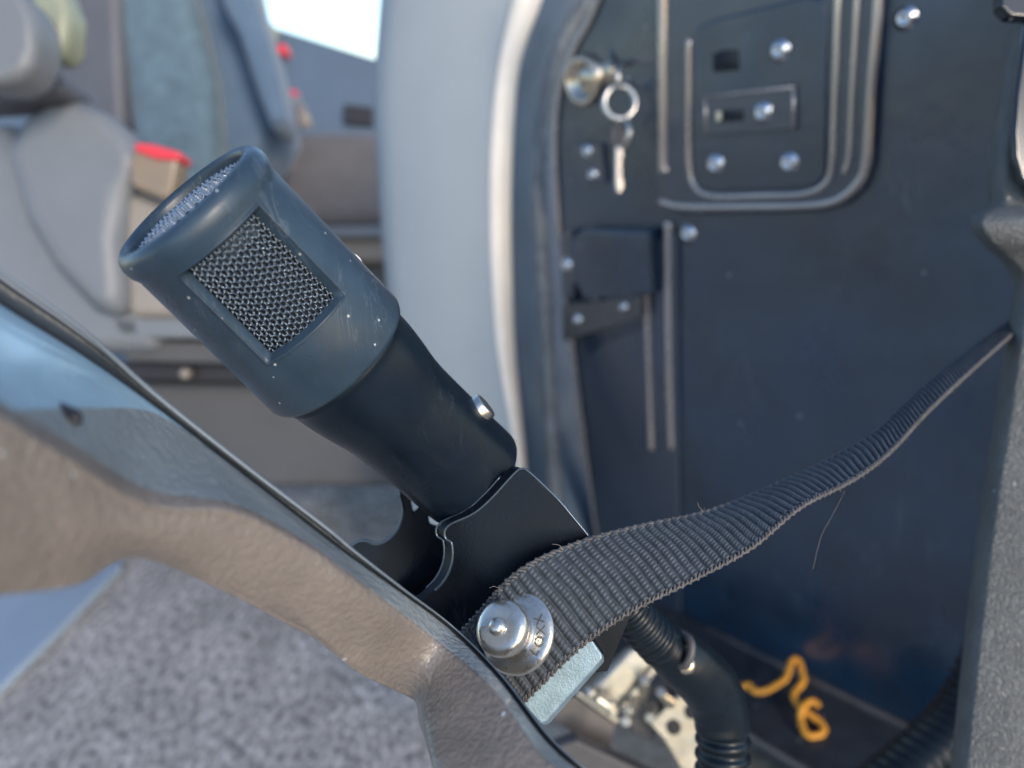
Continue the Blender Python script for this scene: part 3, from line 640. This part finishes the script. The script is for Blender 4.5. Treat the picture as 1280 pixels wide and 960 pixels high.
sp_([(140, 424), (330, 428), (330, 456), (160, 452)], .85, .09, MT['base'], 'slide_cover', .004)
sp_([(150, 452), (330, 456), (330, 478), (160, 474)], .88, .06, MT['dark'], 'slide_slot', .002)
MB().lathe(P(232, 467, .865), V(0, 0, 1), [(-.01, .006), (.003, .006), (.006, .004), (.007, .001)], 24).build('bolt', MT['beige'], root)
bz = lambda x, y: 1.02
sp_([(130, 474), (430, 474), (560, 480), (560, 608), (130, 612)], .93, .22, MT['base'], 'base_panel', .01)
sp_([(-40, 0), (-10, -20), (25, -15), (42, 20), (44, 60), (32, 90), (0, 105), (-40, 100)], .70, .05, MT['cover'], 'armrest_pivot', .012)
sp_([(-60, 80), (40, 85), (80, 95), (78, 118), (20, 122), (-60, 125)], .78, .06, MT['seatshell'], 'armrest_bracket', .01)
sp_([(30, -30), (70, -30), (86, 10), (84, 55), (66, 75), (44, 60)], .76, .04, MT['olive'], 'recline_lever', .012)
root2 = thing('seat_belt_buckle', 'seat belt buckle with red release button standing beside the grey side cover', 'buckle')
sp_([(166, 182), (224, 192), (217, 236), (207, 250), (162, 232), (160, 205)], .79, .03, MT['buckle'], 'buckle_body', .006, root2)
sp_([(167, 178), (190, 180), (226, 190), (225, 200), (195, 198), (168, 188)], .785, .028, MT['red'], 'release_button', .003, root2)
root3 = thing('second_seat', 'brown-grey seat cushion further back on a beige plinth', 'seat')
sp_([(280, 200), (300, 172), (330, 163), (400, 160), (560, 162), (560, 282), (420, 284), (300, 280)], 1.35, .35, MT['cushion'], 'cushion', .03, root3)
sp_([(330, 283), (560, 280), (560, 296), (330, 298)], 1.33, .3, MT['cover'], 'cushion_highlight', .006, root3)  # pale strip stands for the highlight on the cushion's lower edge
sp_([(330, 296), (560, 296), (560, 326), (330, 326)], 1.36, .3, MT['beige'], 'plinth', .008, root3)
sp_([(330, 326), (560, 326), (560, 520), (330, 520)], 1.40, .3, MT['base'], 'plinth_foot', .008, root3)
root4 = thing('spare_belt_stalk', 'pair of red-buttoned belt stalks with a pale tag beside the cab wall', 'belt stalk')
sp_([(345, 54), (358, 55), (360, 67), (346, 68)], 1.5, .03, MT['red'], 'upper_button', .004, root4)
sp_([(344, 62), (352, 66), (356, 115), (348, 112)], 1.51, .02, MT['wall'], 'stalk', .004, root4)
sp_([(344, 108), (370, 112), (374, 120), (346, 118)], 1.5, .03, MT['red'], 'lower_button', .004, root4)
sp_([(358, 120), (374, 118), (378, 136), (364, 140)], 1.5, .02, MT['cover'], 'stalk_head', .003, root4)
sp_([(366, 138), (380, 128), (392, 158), (368, 160)], 1.49, .004, MT['beige'], 'paper_tag', 0, root4)
sp_([(344, 148), (355, 150), (355, 158), (345, 157)], 1.5, .02, MT['red'], 'small_button', .002, root4)
root5 = thing('cab_side_wall', 'blue-grey cab side wall below the bright window with a dark vent', 'wall')
sp_([(-400, -200), (300, -200), (322, 0), (340, 33), (350, 36), (465, 72), (640, 128), (800, 180), (800, 520), (-400, 520)], 1.9, .03, MT['wall'], 'wall_skin', .004, root5)
sp_([(430, 130), (466, 134), (466, 157), (430, 154)], 1.885, .012, MT['dark'], 'vent', .002, root5)
sp_([(316, -30), (324, 0), (338, 28), (346, 35), (340, 90), (330, 60), (318, 10)], 1.86, .02, MT['olive'], 'light_fringe', .004, root5)  # light fringe at the window, put in as an olive sliver
# ================================================================== FLOOR
def struct(o): o['kind'] = 'structure'; return o
g = np.array([[(x, y, 0) for x in np.linspace(-3, 3, 60)] for y in np.linspace(-2.5, 3.2, 60)])
struct(MB().grid(g).build('floor', MT['carpet']))
pz = [(-200, 700), (100, 716), (150, 694), (152, 706), (70, 790), (-10, 868), (-200, 1000)]
struct(MB().prism([Z(x, y, .012) for x, y in pz], A3(0, 0, -.011)).build('step', MT['step'], bevel=.003))
# ================================================================== finish roots
bpy.context.view_layer.update()
for r in ROOTS:
    ps = []
    def walk(o):
        for c in o.children:
            if c.type == 'MESH': ps.extend(v.co.copy() for v in c.data.vertices)
            walk(c)
    walk(r)
    mn = [min(p[k] for p in ps) for k in range(3)]; mx = [max(p[k] for p in ps) for k in range(3)]
    r.location = ((mn[0]+mx[0])/2, (mn[1]+mx[1])/2, mn[2])
    for c in r.children: c.location = -r.location
# ================================================================== light
W = bpy.data.worlds.new('World'); S.world = W; W.use_nodes = True; nt = W.node_tree
sky = nt.nodes.new('ShaderNodeTexSky'); sky.sky_type = 'NISHITA'; sky.sun_disc = False
EL, AZ = 24, 150        # sun height; compass direction it stands in (clockwise from +Y)
sky.sun_elevation = math.radians(EL); sky.sun_rotation = math.radians(AZ); sky.air_density = 1.0; sky.dust_density = .6; sky.ozone_density = 2.5
nt.links.new(sky.outputs[0], nt.nodes['Background'].inputs[0]); nt.nodes['Background'].inputs[1].default_value = .15
sd = bpy.data.lights.new('sun', 'SUN'); sd.energy = 1.2; sd.angle = math.radians(14); sd.color = (1, .86, .70)
so = bpy.data.objects.new('sun', sd); C.objects.link(so)
dirv = Vector((math.sin(math.radians(AZ))*math.cos(math.radians(EL)), math.cos(math.radians(AZ))*math.cos(math.radians(EL)), math.sin(math.radians(EL))))
so.rotation_euler = dirv.to_track_quat('Z', 'Y').to_euler(); so.location = (1, -2, 2)
# ================================================================== camera
cd = bpy.data.cameras.new('camera'); co = bpy.data.objects.new('camera', cd); C.objects.link(co)
cd.sensor_width = 36; cd.lens = 27; cd.clip_start = .01; cd.clip_end = 200
co.matrix_world = Matrix(((M[0][0], M[0][1], M[0][2], CAM[0]), (M[1][0], M[1][1], M[1][2], CAM[1]), (M[2][0], M[2][1], M[2][2], CAM[2]), (0, 0, 0, 1)))
cd.dof.use_dof = True; cd.dof.focus_distance = .192; cd.dof.aperture_fstop = 8.5
S.camera = co
S.render.resolution_x = 1024; S.render.resolution_y = 768
S.render.engine = 'CYCLES'
S.view_settings.view_transform = 'Standard'; S.view_settings.look = 'None'; S.view_settings.exposure = .88; S.view_settings.gamma = 1
